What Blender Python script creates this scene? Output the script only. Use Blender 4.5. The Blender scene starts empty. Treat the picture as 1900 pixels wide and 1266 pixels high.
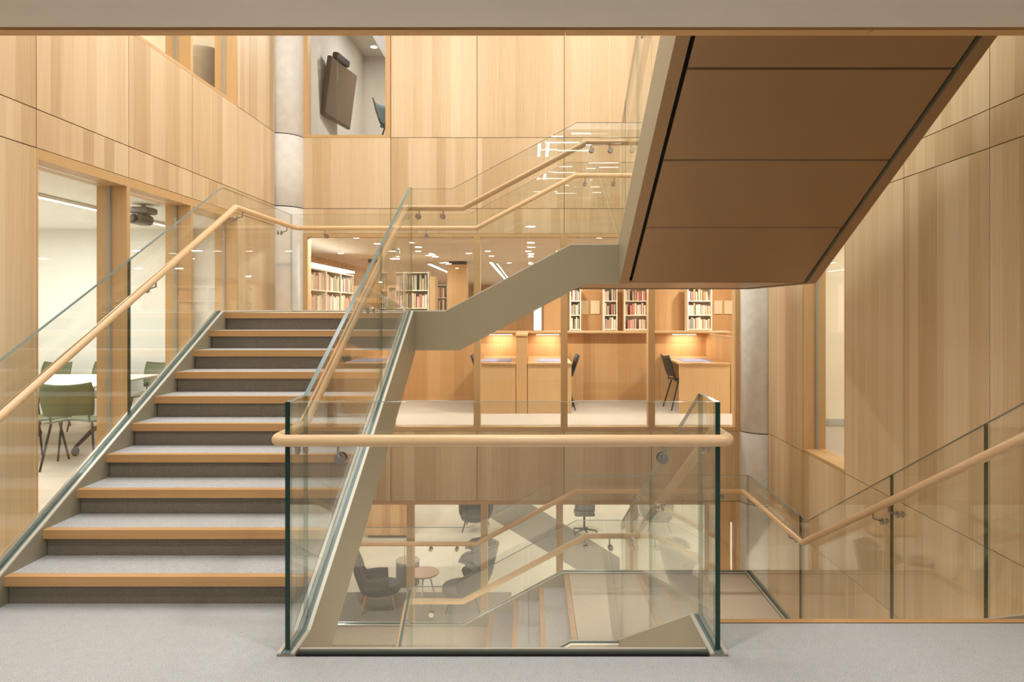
import bpy, math, random
from mathutils import Vector, Matrix
random.seed(7)
S = bpy.context.scene
COL = S.collection
R = math.radians

# ------------------------------------------------------------------ camera
F, VX, VY, H = 1267.0, 985.0, 573.5, 1.533
cd = bpy.data.cameras.new('camera'); cam = bpy.data.objects.new('camera', cd); COL.objects.link(cam)
cam.location = (0, 0, H); cam.rotation_euler = (R(90), 0, 0)
cd.sensor_width = 36; cd.lens = F/1900*36
cd.shift_x = -(VX-950)/1900; cd.shift_y = -(633-VY)/1900
cd.clip_start = .05
S.camera = cam
S.view_settings.view_transform = 'Standard'; S.view_settings.look = 'None'
S.view_settings.gamma = 1; S.view_settings.use_curve_mapping = False
S.view_settings.exposure = 0.0
S.cycles.transparent_max_bounces = 40
S.cycles.max_bounces = 10; S.cycles.diffuse_bounces = 5; S.cycles.glossy_bounces = 5
S.cycles.sample_clamp_indirect = 4
S.cycles.caustics_reflective = False; S.cycles.caustics_refractive = False

def at(px, py, Y):
    return Vector(((px-VX)*Y/F, Y, H-(py-VY)*Y/F))

# ------------------------------------------------------------------ materials
def nt(name):
    m = bpy.data.materials.new(name); m.use_nodes = True
    t = m.node_tree; t.nodes.clear()
    out = t.nodes.new('ShaderNodeOutputMaterial')
    return m, t, out
def N(t, ty, **kw):
    n = t.nodes.new(ty)
    for k, v in kw.items():
        if k.startswith('i_'): n.inputs[k[2:].replace('_', ' ')].default_value = v
        else: setattr(n, k, v)
    return n
def math_(t, op, a, b=None, c=None):
    n = t.nodes.new('ShaderNodeMath'); n.operation = op
    for i, v in enumerate((a, b, c)):
        if v is None: continue
        if isinstance(v, (int, float)): n.inputs[i].default_value = v
        else: t.links.new(v, n.inputs[i])
    return n.outputs[0]
def srgb(r, g, b):
    f = lambda c: (c/255/12.92) if c/255 <= .04045 else ((c/255+.055)/1.055)**2.4
    return (f(r), f(g), f(b), 1)
def ramp(t, fac, stops):
    n = t.nodes.new('ShaderNodeValToRGB'); t.links.new(fac, n.inputs[0])
    e = n.color_ramp.elements
    while len(e) < len(stops): e.new(.5)
    for el, (p, c) in zip(e, stops): el.position = p; el.color = c
    return n.outputs[0]
def plain(name, col, rough=.6, metal=0, spec=.5, noise=0, nscale=40, bump=0):
    m, t, out = nt(name)
    b = N(t, 'ShaderNodeBsdfPrincipled', i_Roughness=rough, i_Metallic=metal); b.inputs['Specular IOR Level'].default_value = spec
    b.inputs['Base Color'].default_value = col
    if noise or bump:
        g = N(t, 'ShaderNodeTexCoord'); x = N(t, 'ShaderNodeTexNoise', i_Scale=nscale, i_Detail=4.0)
        t.links.new(g.outputs['Object'], x.inputs['Vector'])
        if noise:
            lo = tuple(c*(1-noise) for c in col[:3])+(1,); hi = tuple(min(1, c*(1+noise)) for c in col[:3])+(1,)
            t.links.new(ramp(t, x.outputs[0], [(.3, lo), (.7, hi)]), b.inputs['Base Color'])
        if bump:
            bp = N(t, 'ShaderNodeBump', i_Strength=bump, i_Distance=.01); t.links.new(x.outputs[0], bp.inputs['Height']); t.links.new(bp.outputs[0], b.inputs['Normal'])
    t.links.new(b.outputs[0], out.inputs[0]); return m
def wood(name, dark, mid, light, width=.12, rough=.45, along='z', strips=1.0):
    m, t, out = nt(name)
    geo = N(t, 'ShaderNodeNewGeometry'); sep = N(t, 'ShaderNodeSeparateXYZ'); t.links.new(geo.outputs['Position'], sep.inputs[0])
    X, Y, Z = sep.outputs
    isl = geo.outputs['Random Per Island']
    if along == 'z': u = math_(t, 'ADD', X, Y); v = Z
    else: u = math_(t, 'ADD', math_(t, 'MULTIPLY', Z, 1.0), math_(t, 'MULTIPLY', Y, .35)); v = math_(t, 'ADD', X, math_(t, 'MULTIPLY', Y, .9))
    def strip(w, k):
        f = math_(t, 'FLOOR', math_(t, 'ADD', math_(t, 'DIVIDE', u, w), math_(t, 'MULTIPLY', isl, k)))
        wn = N(t, 'ShaderNodeTexWhiteNoise', noise_dimensions='2D'); cx = N(t, 'ShaderNodeCombineXYZ')
        t.links.new(f, cx.inputs[0]); t.links.new(math_(t, 'MULTIPLY', isl, 91.0), cx.inputs[1]); t.links.new(cx.outputs[0], wn.inputs['Vector'])
        return wn.outputs['Value']
    s = math_(t, 'ADD', math_(t, 'MULTIPLY', strip(width, 40), .6), math_(t, 'MULTIPLY', strip(width*2.3, 17), .4))
    cx = N(t, 'ShaderNodeCombineXYZ')
    t.links.new(math_(t, 'ADD', math_(t, 'MULTIPLY', u, 70), math_(t, 'MULTIPLY', s, 50)), cx.inputs[0]); t.links.new(math_(t, 'MULTIPLY', v, 1.6), cx.inputs[1])
    g = N(t, 'ShaderNodeTexNoise', i_Scale=1.0, i_Detail=5.0, i_Roughness=.6); t.links.new(cx.outputs[0], g.inputs['Vector'])
    mix = math_(t, 'ADD', math_(t, 'MULTIPLY', math_(t, 'SUBTRACT', s, .5), .62*strips), math_(t, 'MULTIPLY', g.outputs[0], .55))
    mix = math_(t, 'ADD', mix, .22)
    b = N(t, 'ShaderNodeBsdfPrincipled', i_Roughness=rough); b.inputs['Specular IOR Level'].default_value = .35
    t.links.new(ramp(t, mix, [(.08, dark), (.5, mid), (.92, light)]), b.inputs['Base Color'])
    bp = N(t, 'ShaderNodeBump', i_Strength=.05, i_Distance=.004); t.links.new(g.outputs[0], bp.inputs['Height']); t.links.new(bp.outputs[0], b.inputs['Normal'])
    t.links.new(b.outputs[0], out.inputs[0]); return m
def carpet(name, dark, light, scale=170):
    m, t, out = nt(name)
    geo = N(t, 'ShaderNodeNewGeometry')
    a = N(t, 'ShaderNodeTexNoise', i_Scale=scale, i_Detail=3.0, i_Roughness=.7); t.links.new(geo.outputs['Position'], a.inputs['Vector'])
    c = N(t, 'ShaderNodeTexNoise', i_Scale=22.0, i_Detail=4.0); t.links.new(geo.outputs['Position'], c.inputs['Vector'])
    f = math_(t, 'ADD', math_(t, 'MULTIPLY', a.outputs[0], .88), math_(t, 'MULTIPLY', c.outputs[0], .12))
    b = N(t, 'ShaderNodeBsdfPrincipled', i_Roughness=.95); b.inputs['Specular IOR Level'].default_value = .1
    t.links.new(ramp(t, f, [(.3, dark), (.7, light)]), b.inputs['Base Color'])
    bp = N(t, 'ShaderNodeBump', i_Strength=.5, i_Distance=.006); t.links.new(a.outputs[0], bp.inputs['Height']); t.links.new(bp.outputs[0], b.inputs['Normal'])
    t.links.new(b.outputs[0], out.inputs[0]); return m
def glass(name, tint=(.96, .97, .96, 1), f0=.055, refl=(1, 1, 1, 1)):
    m, t, out = nt(name)
    lw = N(t, 'ShaderNodeLayerWeight', i_Blend=.5)
    p = math_(t, 'POWER', lw.outputs['Facing'], 5.0)
    fr = math_(t, 'ADD', math_(t, 'MULTIPLY', p, 1-f0), f0)
    tr = N(t, 'ShaderNodeBsdfTransparent'); tr.inputs[0].default_value = tint
    gl = N(t, 'ShaderNodeBsdfGlossy', i_Roughness=.0); gl.inputs[0].default_value = refl
    mx = N(t, 'ShaderNodeMixShader'); t.links.new(fr, mx.inputs[0]); t.links.new(tr.outputs[0], mx.inputs[1]); t.links.new(gl.outputs[0], mx.inputs[2])
    t.links.new(mx.outputs[0], out.inputs[0]); return m
def emit(name, col, strength):
    m, t, out = nt(name); e = N(t, 'ShaderNodeEmission'); e.inputs[0].default_value = col; e.inputs[1].default_value = strength
    t.links.new(e.outputs[0], out.inputs[0]); return m

OAK = wood('oak_veneer', srgb(188, 159, 120), srgb(214, 189, 152), srgb(231, 211, 179))
OAKT = wood('oak_trim', srgb(186, 146, 98), srgb(206, 170, 122), srgb(222, 190, 144), width=.3, strips=.3)
OAKN = wood('oak_nosing', srgb(174, 132, 86), srgb(198, 156, 106), srgb(212, 174, 126), along='x', width=.5, strips=.25)
OAKR = wood('oak_rail', srgb(204, 168, 124), srgb(221, 188, 146), srgb(234, 205, 167), along='x', width=.4, strips=.2, rough=.3)
OAKD = wood('oak_joinery', srgb(172, 128, 80), srgb(198, 156, 106), srgb(216, 178, 128), width=.2)
DARK = plain('shadow_gap', srgb(70, 50, 32), .9)
BLACKGAP = plain('black_gap', srgb(14, 12, 10), .9)
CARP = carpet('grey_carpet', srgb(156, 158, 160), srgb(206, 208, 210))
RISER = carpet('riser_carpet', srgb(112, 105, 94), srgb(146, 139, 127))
LANDC = carpet('landing_carpet', srgb(196, 184, 164), srgb(234, 224, 206), 150)
CARPL = carpet('library_carpet', srgb(186, 172, 156), srgb(222, 210, 196), 120)
LOWFL = plain('pale_floor', srgb(214, 204, 188), .45, noise=.05, nscale=3)
WHITE = plain('white_plaster', srgb(232, 226, 214), .85, noise=.02, nscale=6)
CEIL = plain('ceiling_plaster', srgb(218, 215, 211), .9, noise=.015, nscale=4)
CREAM = plain('cream_plaster', srgb(240, 230, 206), .85)
CONC = plain('concrete', srgb(226, 225, 222), .8, noise=.06, nscale=9, bump=.05)
PAINT = plain('taupe_paint', srgb(148, 141, 120), .5, noise=.015, nscale=5)
BRONZE = plain('bronze_panel', srgb(150, 120, 88), .4, metal=.2, noise=.02, nscale=3)
SHOE = plain('light_metal', srgb(214, 212, 200), .35, metal=.3)
CHROME = plain('brushed_steel', srgb(170, 166, 160), .28, metal=.9)
EDGE = plain('glass_edge', srgb(14, 54, 48), .15)
EDGEL = plain('glass_top_edge', srgb(108, 130, 132), .15)
GLASS = glass('balustrade_glass')
JOINTD = glass('glass_joint_dark', (.30, .38, .35, 1), .03)
JOINT = glass('glass_joint', (.62, .70, .66, 1), .03)
SGLASS = glass('window_glass', (.985, .99, .98, 1), .03)
SHELFW = plain('shelf_cream', srgb(238, 226, 204), .5)
GREEN = plain('green_shell', srgb(90, 99, 64), .5)
BLACK = plain('black_plastic', srgb(30, 30, 32), .45)
GREYF = plain('grey_felt', srgb(112, 110, 106), .95, noise=.06, nscale=120)
DGREYF = plain('charcoal_felt', srgb(74, 70, 66), .95, noise=.08, nscale=120)
TABLEW = plain('white_laminate', srgb(232, 232, 222), .4)
PADB = plain('desk_pad_blue', srgb(150, 152, 190), .6)
PAPER = plain('pinboard', srgb(222, 204, 170), .8)
TVB = plain('screen_glass', srgb(96, 78, 62), .12)
TEAL = plain('teal_fabric', srgb(60, 84, 90), .8)
PIPE = plain('gasket_grey', srgb(168, 168, 160), .5)
LITE = emit('lit_diffuser', (1, .93, .82, 1), 9)
LITEW = emit('lit_line', (1, .96, .9, 1), 12)
LITED = emit('lit_downlight', (1, .92, .8, 1), 14)
LITEU = emit('lit_upper', (1, .97, .92, 1), 15); LITEP = emit('lit_pelmet', (1, .95, .86, 1), 3.5)
SKYW = emit('daylight_pane', (.95, .98, 1, 1), 2.2)

# ------------------------------------------------------------------ mesh builder
class MB:
    def __init__(s, M=None): s.v = []; s.f = []; s.m = []; s.M = M or Matrix(); s.sm = []
    def add(s, vs, fs, ms, smooth=False):
        b = len(s.v); s.v += [s.M @ Vector(v) for v in vs]
        for i, f in enumerate(fs):
            s.f.append([b+k for k in f]); s.m.append(ms[i] if isinstance(ms, list) else ms); s.sm.append(smooth)
        return s
    def box(s, x0, x1, y0, y1, z0, z1, m=0):
        vs = [(x0,y0,z0),(x1,y0,z0),(x1,y1,z0),(x0,y1,z0),(x0,y0,z1),(x1,y0,z1),(x1,y1,z1),(x0,y1,z1)]
        return s.add(vs, [(0,3,2,1),(4,5,6,7),(0,1,5,4),(1,2,6,5),(2,3,7,6),(3,0,4,7)], m)
    def bbox(s, x0, x1, y0, y1, z0, z1, b=.01, m=0):
        # box with chamfered vertical + horizontal edges
        vs = []; 
        for (zz, ins) in ((z0, b), (z0+b, 0), (z1-b, 0), (z1, b)):
            X0, X1, Y0, Y1 = x0+ins, x1-ins, y0+ins, y1-ins; c = b
            vs += [(X0+c,Y0,zz),(X1-c,Y0,zz),(X1,Y0+c,zz),(X1,Y1-c,zz),(X1-c,Y1,zz),(X0+c,Y1,zz),(X0,Y1-c,zz),(X0,Y0+c,zz)]
        fs = [tuple(range(7,-1,-1)), tuple(range(24,32))]
        for l in range(3):
            for i in range(8): fs.append((l*8+i, l*8+(i+1)%8, l*8+8+(i+1)%8, l*8+8+i))
        return s.add(vs, fs, m)
    def prism(s, pts, ax, a0, a1, mcap=0, mside=0):
        n = len(pts)
        def V(p, a): return (a,p[0],p[1]) if ax == 'x' else ((p[0],a,p[1]) if ax == 'y' else (p[0],p[1],a))
        vs = [V(p,a0) for p in pts]+[V(p,a1) for p in pts]
        fs = [tuple(range(n-1,-1,-1)), tuple(range(n,2*n))]; ms = [mcap, mcap]
        for i in range(n):
            fs.append((i,(i+1)%n,n+(i+1)%n,n+i)); ms.append(mside[i] if isinstance(mside, (list,tuple)) else mside)
        return s.add(vs, fs, ms)
    def tube(s, path, r, n=12, m=0, cap=True, closed=False):
        P = [Vector(p) for p in path]; k = len(P); rings = []
        t0 = (P[1]-P[0]).normalized()
        up = Vector((0,0,1)) if abs(t0.z) < .9 else Vector((0,1,0))
        nrm = (up-t0*up.dot(t0)).normalized(); prev = t0
        rr = r if isinstance(r, (list,tuple)) else [r]*k
        for i in range(k):
            if i == 0: t = t0; sc = 1
            elif i == k-1: t = (P[i]-P[i-1]).normalized(); sc = 1
            else:
                a = (P[i]-P[i-1]).normalized(); b = (P[i+1]-P[i]).normalized(); t = (a+b).normalized(); sc = 1/max(.4, t.dot(a))
            q = prev.rotation_difference(t); nrm = (q @ nrm); nrm = (nrm-t*nrm.dot(t)).normalized(); bn = t.cross(nrm); prev = t
            if 0 < i < k-1:
                bend = (b-a); bl = bend.length
            else: bl = 0
            ring = []
            for j in range(n):
                o = (nrm*math.cos(2*math.pi*j/n)+bn*math.sin(2*math.pi*j/n))*rr[i]
                if bl > 1e-4:
                    bd = bend.normalized(); o = o+bd*o.dot(bd)*(sc-1)
                ring.append(P[i]+o)
            rings.append(ring)
        vs = [p for rg in rings for p in rg]; fs = []
        for i in range(k-1):
            for j in range(n): fs.append((i*n+j, i*n+(j+1)%n, (i+1)*n+(j+1)%n, (i+1)*n+j))
        s.add(vs, fs, m, True)
        if cap:
            s.add(rings[0], [tuple(range(n-1,-1,-1))], m); s.add(rings[-1], [tuple(range(n))], m)
        return s
    def lathe(s, prof, c=(0,0,0), n=24, m=0, axis='z'):
        vs = []; fs = []; k = len(prof)
        for (r, z) in prof:
            for j in range(n):
                a = 2*math.pi*j/n; p = (r*math.cos(a), r*math.sin(a), z)
                if axis == 'y': p = (p[0], p[2], p[1])
                if axis == 'x': p = (p[2], p[0], p[1])
                vs.append((p[0]+c[0], p[1]+c[1], p[2]+c[2]))
        for i in range(k-1):
            for j in range(n): fs.append((i*n+j, i*n+(j+1)%n, (i+1)*n+(j+1)%n, (i+1)*n+j))
        s.add(vs, fs, m, True)
        s.add(vs[:n], [tuple(range(n-1,-1,-1))], m); s.add(vs[-n:], [tuple(range(n))], m); return s
    def shell(s, fn, nu, nv, th, m=0):
        # surface fn(u,v) in [0,1]^2, thickened along its normal
        g = [[Vector(fn(i/nu, j/nv)) for j in range(nv+1)] for i in range(nu+1)]
        off = []
        for i in range(nu+1):
            row = []
            for j in range(nv+1):
                du = g[min(i+1,nu)][j]-g[max(i-1,0)][j]; dv = g[i][min(j+1,nv)]-g[i][max(j-1,0)]
                n_ = du.cross(dv); row.append(g[i][j]+(n_.normalized()*th if n_.length > 1e-9 else Vector()))
            off.append(row)
        W = nv+1; A = [p for r_ in g for p in r_]; B = [p for r_ in off for p in r_]; o = len(A)
        fs = []
        for i in range(nu):
            for j in range(nv):
                a, b, c, d = i*W+j, (i+1)*W+j, (i+1)*W+j+1, i*W+j+1
                fs += [(a,d,c,b), (o+a,o+b,o+c,o+d)]
        for i in range(nu):
            for j in (0, nv):
                a, b = i*W+j, (i+1)*W+j; fs.append((a,b,o+b,o+a) if j == 0 else (b,a,o+a,o+b))
        for j in range(nv):
            for i in (0, nu):
                a, b = i*W+j, i*W+j+1; fs.append((b,a,o+a,o+b) if i == 0 else (a,b,o+b,o+a))
        return s.add(A+B, fs, m, True)
    def build(s, name, mats, parent=None, origin=None):
        me = bpy.data.meshes.new(name)
        off = Vector(origin) if origin is not None else (wloc(parent) if parent else Vector())
        me.from_pydata([tuple(v-off) for v in s.v], [], s.f)
        for mt in (mats if isinstance(mats, (list,tuple)) else [mats]): me.materials.append(mt)
        for p, mi, sm in zip(me.polygons, s.m, s.sm): p.material_index = mi; p.use_smooth = sm
        me.update()
        o = bpy.data.objects.new(name, me); COL.objects.link(o)
        if parent:
            o.parent = parent
            o.location = off-wloc(parent)
        else: o.location = off
        return o
def wloc(o):
    v = Vector()
    while o is not None: v = v+o.location; o = o.parent
    return v
def tag(o, label, cat, group=None, kind=None):
    o['label'] = label; o['category'] = cat
    if group: o['group'] = group
    if kind: o['kind'] = kind
    return o
def thing(name, label, cat, loc=(0,0,0), group=None, kind=None):
    o = bpy.data.objects.new(name, None); COL.objects.link(o); o.location = loc; o.empty_display_size = .1
    return tag(o, label, cat, group, kind)
def st(name, mb, mats, label, cat):
    return tag(mb.build(name, mats), label, cat, None, 'structure')
def dup(root, loc, rz=0, label=None, group=None):
    def rec(o, p):
        c = o.copy(); COL.objects.link(c); c.parent = p
        for ch in list(o.children): rec(ch, c)
        return c
    r = rec(root, None); r.location = loc; r.rotation_euler = (0, 0, rz)
    if label: r['label'] = label
    if group: r['group'] = group
    return r

# ------------------------------------------------------------------ dimensions
XL, XR, YB = -3.18, 2.95, 8.75
r_, g_ = .15, .2825; m_ = r_/g_
Y1 = 3.524; XB1 = -.47; YC1 = 5.92
GL, GI, GJ, GR = -2.76, -1.08, .83, 2.50       # glass planes (x)
GF, GB2, GK = 3.04, 6.18, 7.85                 # front, inner landing, back planes (y)
FTF = 3.6; SW = .04                            # storey height, stringer half width

# ------------------------------------------------------------------ room shell
def slab(name, x0, x1, y0, y1, z0, z1, mat, label, cat):
    return st(name, MB().box(x0,x1,y0,y1,z0,z1), mat, label, cat)
fl = MB()
fl.box(XL, GI-SW, -6, Y1+.029, -.12, 0); fl.box(GI-SW, GJ+SW, -6, GF-.03, -.12, 0); fl.box(GJ+SW, XR, -6, 3.335, -.12, 0)
st('floor', fl, CARP, 'grey speckled carpet floor in front of the stair opening', 'floor')
sl = MB(); sl.box(XL, GI-SW, -6, Y1-.04, -.85, -.121); sl.box(GI-SW, GJ+SW, -6, GF-.035, -.85, -.121); sl.box(GJ+SW, XR, -6, 3.33, -.85, -.121)
st('slab', sl, WHITE, 'plaster underside of the carpeted floor over the lower level', 'slab')
ce = MB(); ce.box(XL, XR, -6, 2.948, 2.75, 3.58)
st('ceiling', ce, CEIL, 'plain pale ceiling in front of the stair well', 'ceiling')
tr = MB(); tr.box(XL, .15, 2.96, 3.02, 2.742, 3.6); tr.box(.153, 1.48, 2.96, 3.02, 2.742, 3.6); tr.box(1.483, XR, 2.96, 3.02, 2.742, 3.6)
st('trim_1', tr, OAKN, 'oak lining strip along the edge of the pale ceiling', 'trim')
slab('trim_2', XL, XR, 2.948, 2.96, 2.765, 3.58, BLACKGAP, 'dark shadow gap between the ceiling and its oak lining', 'trim')
ufl = MB(); ufl.box(XL, GJ-SW, -16, 3.015, 3.585, 3.62); ufl.box(GJ-SW, XR, -16, 3.33, 3.585, 3.62)
st('floor', ufl, CARP, 'carpet of the storey above the pale ceiling', 'floor')
slab('slab', GJ-SW, XR, 3.021, 3.33, 3.0, 3.584, WHITE, 'slab edge carrying the top of the upper flight', 'slab')
slab('ceiling', -9, 9, -16, 15, 6.4, 6.5, WHITE, 'white ceiling high over the stair well', 'ceiling')
slab('floor', -9, 9, -6, 22, -3.75, -3.6, LOWFL, 'pale floor of the lowest storey seen through the glass', 'floor')
slab('wall_front', -9, 9, -6.15, -6, -3.6, 3.58, WHITE, 'white wall behind the viewpoint', 'wall')
slab('wall_front', -9, 9, -16.15, -16, 3.62, 6.4, WHITE, 'white wall at the end of the upper storey', 'wall')

BAYS = [-15.9, -10, -6, -3.7, -2.69, -1.68, -.67, .34, 1.35, 2.36, 3.37, 4.39, 5.40, 6.41, 7.41, 8.48]
ROWS = [-3.6, -.95, -.012, 2.57, 2.82, 3.73, 6.4]
def side_wall(name, xf, sgn, winset, label):
    """sgn=-1: wall lies at x<xf (left); winset: {(bay,row)} open"""
    mb = MB(); gp = .0035
    for i in range(len(BAYS)-1):
        if BAYS[i] < -6: rows = [5]
        else: rows = range(len(ROWS)-1)
        for j in rows:
            if (i, j) in winset: continue
            y0, y1, z0, z1 = BAYS[i]+gp, BAYS[i+1]-gp, ROWS[j]+gp, ROWS[j+1]-gp
            a, b = sorted((xf, xf+sgn*.02)); mb.box(a, b, y0, y1, z0, z1, 0)
            a, b = sorted((xf+sgn*.0205, xf+sgn*.24)); mb.box(a, b, BAYS[i], BAYS[i+1], ROWS[j], ROWS[j+1], 1)
    return st(name, mb, [OAK, DARK], label, 'wall')
WL = {(11,2),(12,2),(13,2),(11,5),(12,5),(13,5)}
WR = {(13,2),(13,5)}
side_wall('wall_left', XL, -1, WL, 'oak panelled wall with windows beside the climbing flight')
side_wall('wall_right', XR, 1, WR, 'oak panelled wall beyond the descending flight')
wn = [0]
def side_window(xf, sgn, i, z0, z1, label):
    wn[0] += 1
    y0, y1 = BAYS[i], BAYS[i+1]
    a, b = sorted((xf+sgn*.002, xf+sgn*.24)); mb = MB(); t = .022
    mb.box(a, b, y0, y0+t, z0, z1); mb.box(a, b, y1-t, y1, z0, z1)
    mb.box(a, b, y0+t, y1-t, z0, z0+.03); mb.box(a, b, y0+t, y1-t, z1-.07, z1)
    o = st('window_%d' % wn[0], mb, OAKT, label, 'window')
    gx = xf+sgn*.14
    k = MB()
    for yy in (y0+t, y1-t-.012): k.box(gx-.012, gx+.012, yy, yy+.012, z0+.03, z1-.07)
    k.build('gasket', PIPE, o)
    MB().box(gx-.006, gx+.006, y0+t+.013, y1-t-.013, z0+.031, z1-.071).build('pane', SGLASS, o)
for i, w in ((11,'first'),(12,'second'),(13,'third')):
    side_window(XL, -1, i, -.012, 2.57, 'oak framed window into the meeting room, %s along the stair' % w)
    side_window(XL, -1, i, 3.73, 6.38, 'upper oak framed window above the meeting room, %s along the wall' % w)
side_window(XR, 1, 13, -.012, 2.57, 'tall oak framed window in the wall under the overhead flight')
side_window(XR, 1, 13, 3.73, 6.38, 'upper oak framed window over the tall one, hidden by the overhead flight')

# back wall: fascias, storefronts
MX = [-2.90, -1.795, -.69, .428, 1.547, 2.66]
bw = MB(); gp = .0035
for (z0, z1) in ((2.50, 2.82), (2.82, 3.73), (3.73, 6.4), (-.93, -.03)):
    ed = [-2.93]+MX[1:-1]+[2.69]
    for i in range(5):
        if z0 == 3.73 and i == 0:
            continue
        bw.box(ed[i]+gp, ed[i+1]-gp, YB, YB+.02, z0+gp, z1-gp, 0)
        bw.box(ed[i], ed[i+1], YB+.0205, YB+.25, z0, z1, 1)
st('wall_back', bw, [OAK, DARK], 'oak panelled wall across the back of the stair well', 'wall')
def storefront(xs, z0, z1, label, w=.042):
    wn[0] += 1
    mb = MB()
    for i, x in enumerate(xs): mb.box(x-w, x+w, YB-.01, YB+.13, z0, z1)
    for i in range(len(xs)-1):
        mb.box(xs[i]+w, xs[i+1]-w, YB-.005, YB+.125, z0, z0+.05); mb.box(xs[i]+w, xs[i+1]-w, YB-.005, YB+.125, z1-.045, z1)
    o = st('window_%d' % wn[0], mb, OAKT, label, 'window')
    for i in range(len(xs)-1):
        MB().box(xs[i]+w+.001, xs[i+1]-w-.001, YB+.05, YB+.062, z0+.051, z1-.046).build('pane', SGLASS, o)
storefront(MX, -.03, 2.5, 'oak framed glazed screen between the stair well and the library')
storefront([-2.60, -1.55, -.60, .37, 1.33, 2.30], -3.6, -.93, 'oak framed glazed screen into the lower lounge')
st('wall_back', MB().box(2.35, 2.555, YB, YB+.2, -3.6, -.935).box(2.635, 2.69, YB, YB+.2, -3.6, -.935).box(2.556, 2.634, YB, YB+.2, -1.2, -.935).box(-2.93,-2.65,YB,YB+.2,-3.6,-.935), OAKD, 'oak piers at the ends of the lower glazed screen', 'wall')
# upper window in bay 1
wn[0] += 1
uw = MB(); uw.box(-2.93, -2.86, YB, YB+.14, 3.73, 6.38); uw.box(-1.865, -1.80, YB, YB+.14, 3.73, 6.38); uw.box(-2.86, -1.865, YB, YB+.14, 3.73, 3.765)
o = st('window_%d' % wn[0], uw, OAKT, 'upper window into the small room with the wall screen', 'window')
MB().box(-2.859, -1.866, YB+.06, YB+.072, 3.766, 6.37).build('pane', SGLASS, o)
# concrete columns in the corners
def ccol(cx, rad, label):
    mb = MB(); lev = [-3.6, -.93, -.028, 2.82, 3.73, 6.4]
    for a, b in zip(lev, lev[1:]):
        mb.lathe([(rad-.006, a+.006), (rad, a+.012), (rad, b-.012), (rad-.006, b-.006)], (cx, YB+.02, 0), 64, 0)
        mb.lathe([(rad-.02, a-.007), (rad-.02, a+.007)], (cx, YB+.02, 0), 48, 1)
    st('column', mb, [CONC, DARK], label, 'column')
ccol(XL, .265, 'round concrete column in the corner by the third window')
ccol(XR, .275, 'round concrete column in the corner under the overhead flight')

# side rooms ------------------------------------------------------
def room(x0, x1, y0, y1, z0, z1, wall, floor, ceil, what, open_sides='', fz=True):
    t = .08
    if fz: slab('floor', x0, x1, y0, y1, z0-.1, z0, floor, 'floor of the '+what, 'floor')
    slab('ceiling', x0, x1, y0, y1, z1, z1+.08, ceil, 'ceiling of the '+what, 'ceiling')
    if 'L' not in open_sides: slab('wall_left', x0-t, x0, y0, y1, z0, z1, wall, 'side wall at one end of the '+what, 'wall')
    if 'R' not in open_sides: slab('wall_right', x1, x1+t, y0, y1, z0, z1, wall, 'side wall at the other end of the '+what, 'wall')
    if 'B' not in open_sides: slab('wall_back', x0, x1, y1, y1+t, z0, z1, wall, 'end wall of the '+what, 'wall')
    if 'F' not in open_sides: slab('wall_front', x0, x1, y0-t, y0, z0, z1, wall, 'wall opposite the end wall of the '+what, 'wall')
MR = plain('meeting_white', srgb(230, 230, 224), .85)
room(-8.0, XL-.24, 2.5, 9.3, 0, 2.62, MR, CARPL, MR, 'meeting room', 'R')
room(-8.0, XL-.24, 2.5, 9.3, 3.62, 6.3, CREAM, CARPL, CREAM, 'room over the meeting room', 'R')
room(XR+.24, 6.5, 4.0, 8.9, 0, 2.62, CREAM, CARPL, CREAM, 'cream room past the tall window', 'L')
room(XR+.24, 6.5, 4.0, 8.9, 3.62, 6.3, CREAM, CARPL, CREAM, 'cream room above', 'L')
slab('baseboard_back', XR+.3, 6.45, 8.88, 8.898, 0, .1, PIPE, 'grey skirting of the cream room', 'baseboard')
LIBC = plain('library_ceiling', srgb(230, 216, 198), .9)
room(-4.6, 6.0, YB+.27, 32.0, 0, 2.66, OAKD, CARPL, LIBC, 'library', 'F')
SMR = plain('small_room_paint', srgb(206, 200, 190), .85)
room(-2.99, .5, YB+.27, 12.2, 3.62, 6.05, SMR, CARPL, SMR, 'small room with the wall screen', 'F')
room(-6.0, 6.0, YB+.27, 20.0, -3.6, -.98, CREAM, LOWFL, CREAM, 'lower lounge', 'F', False)

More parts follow.
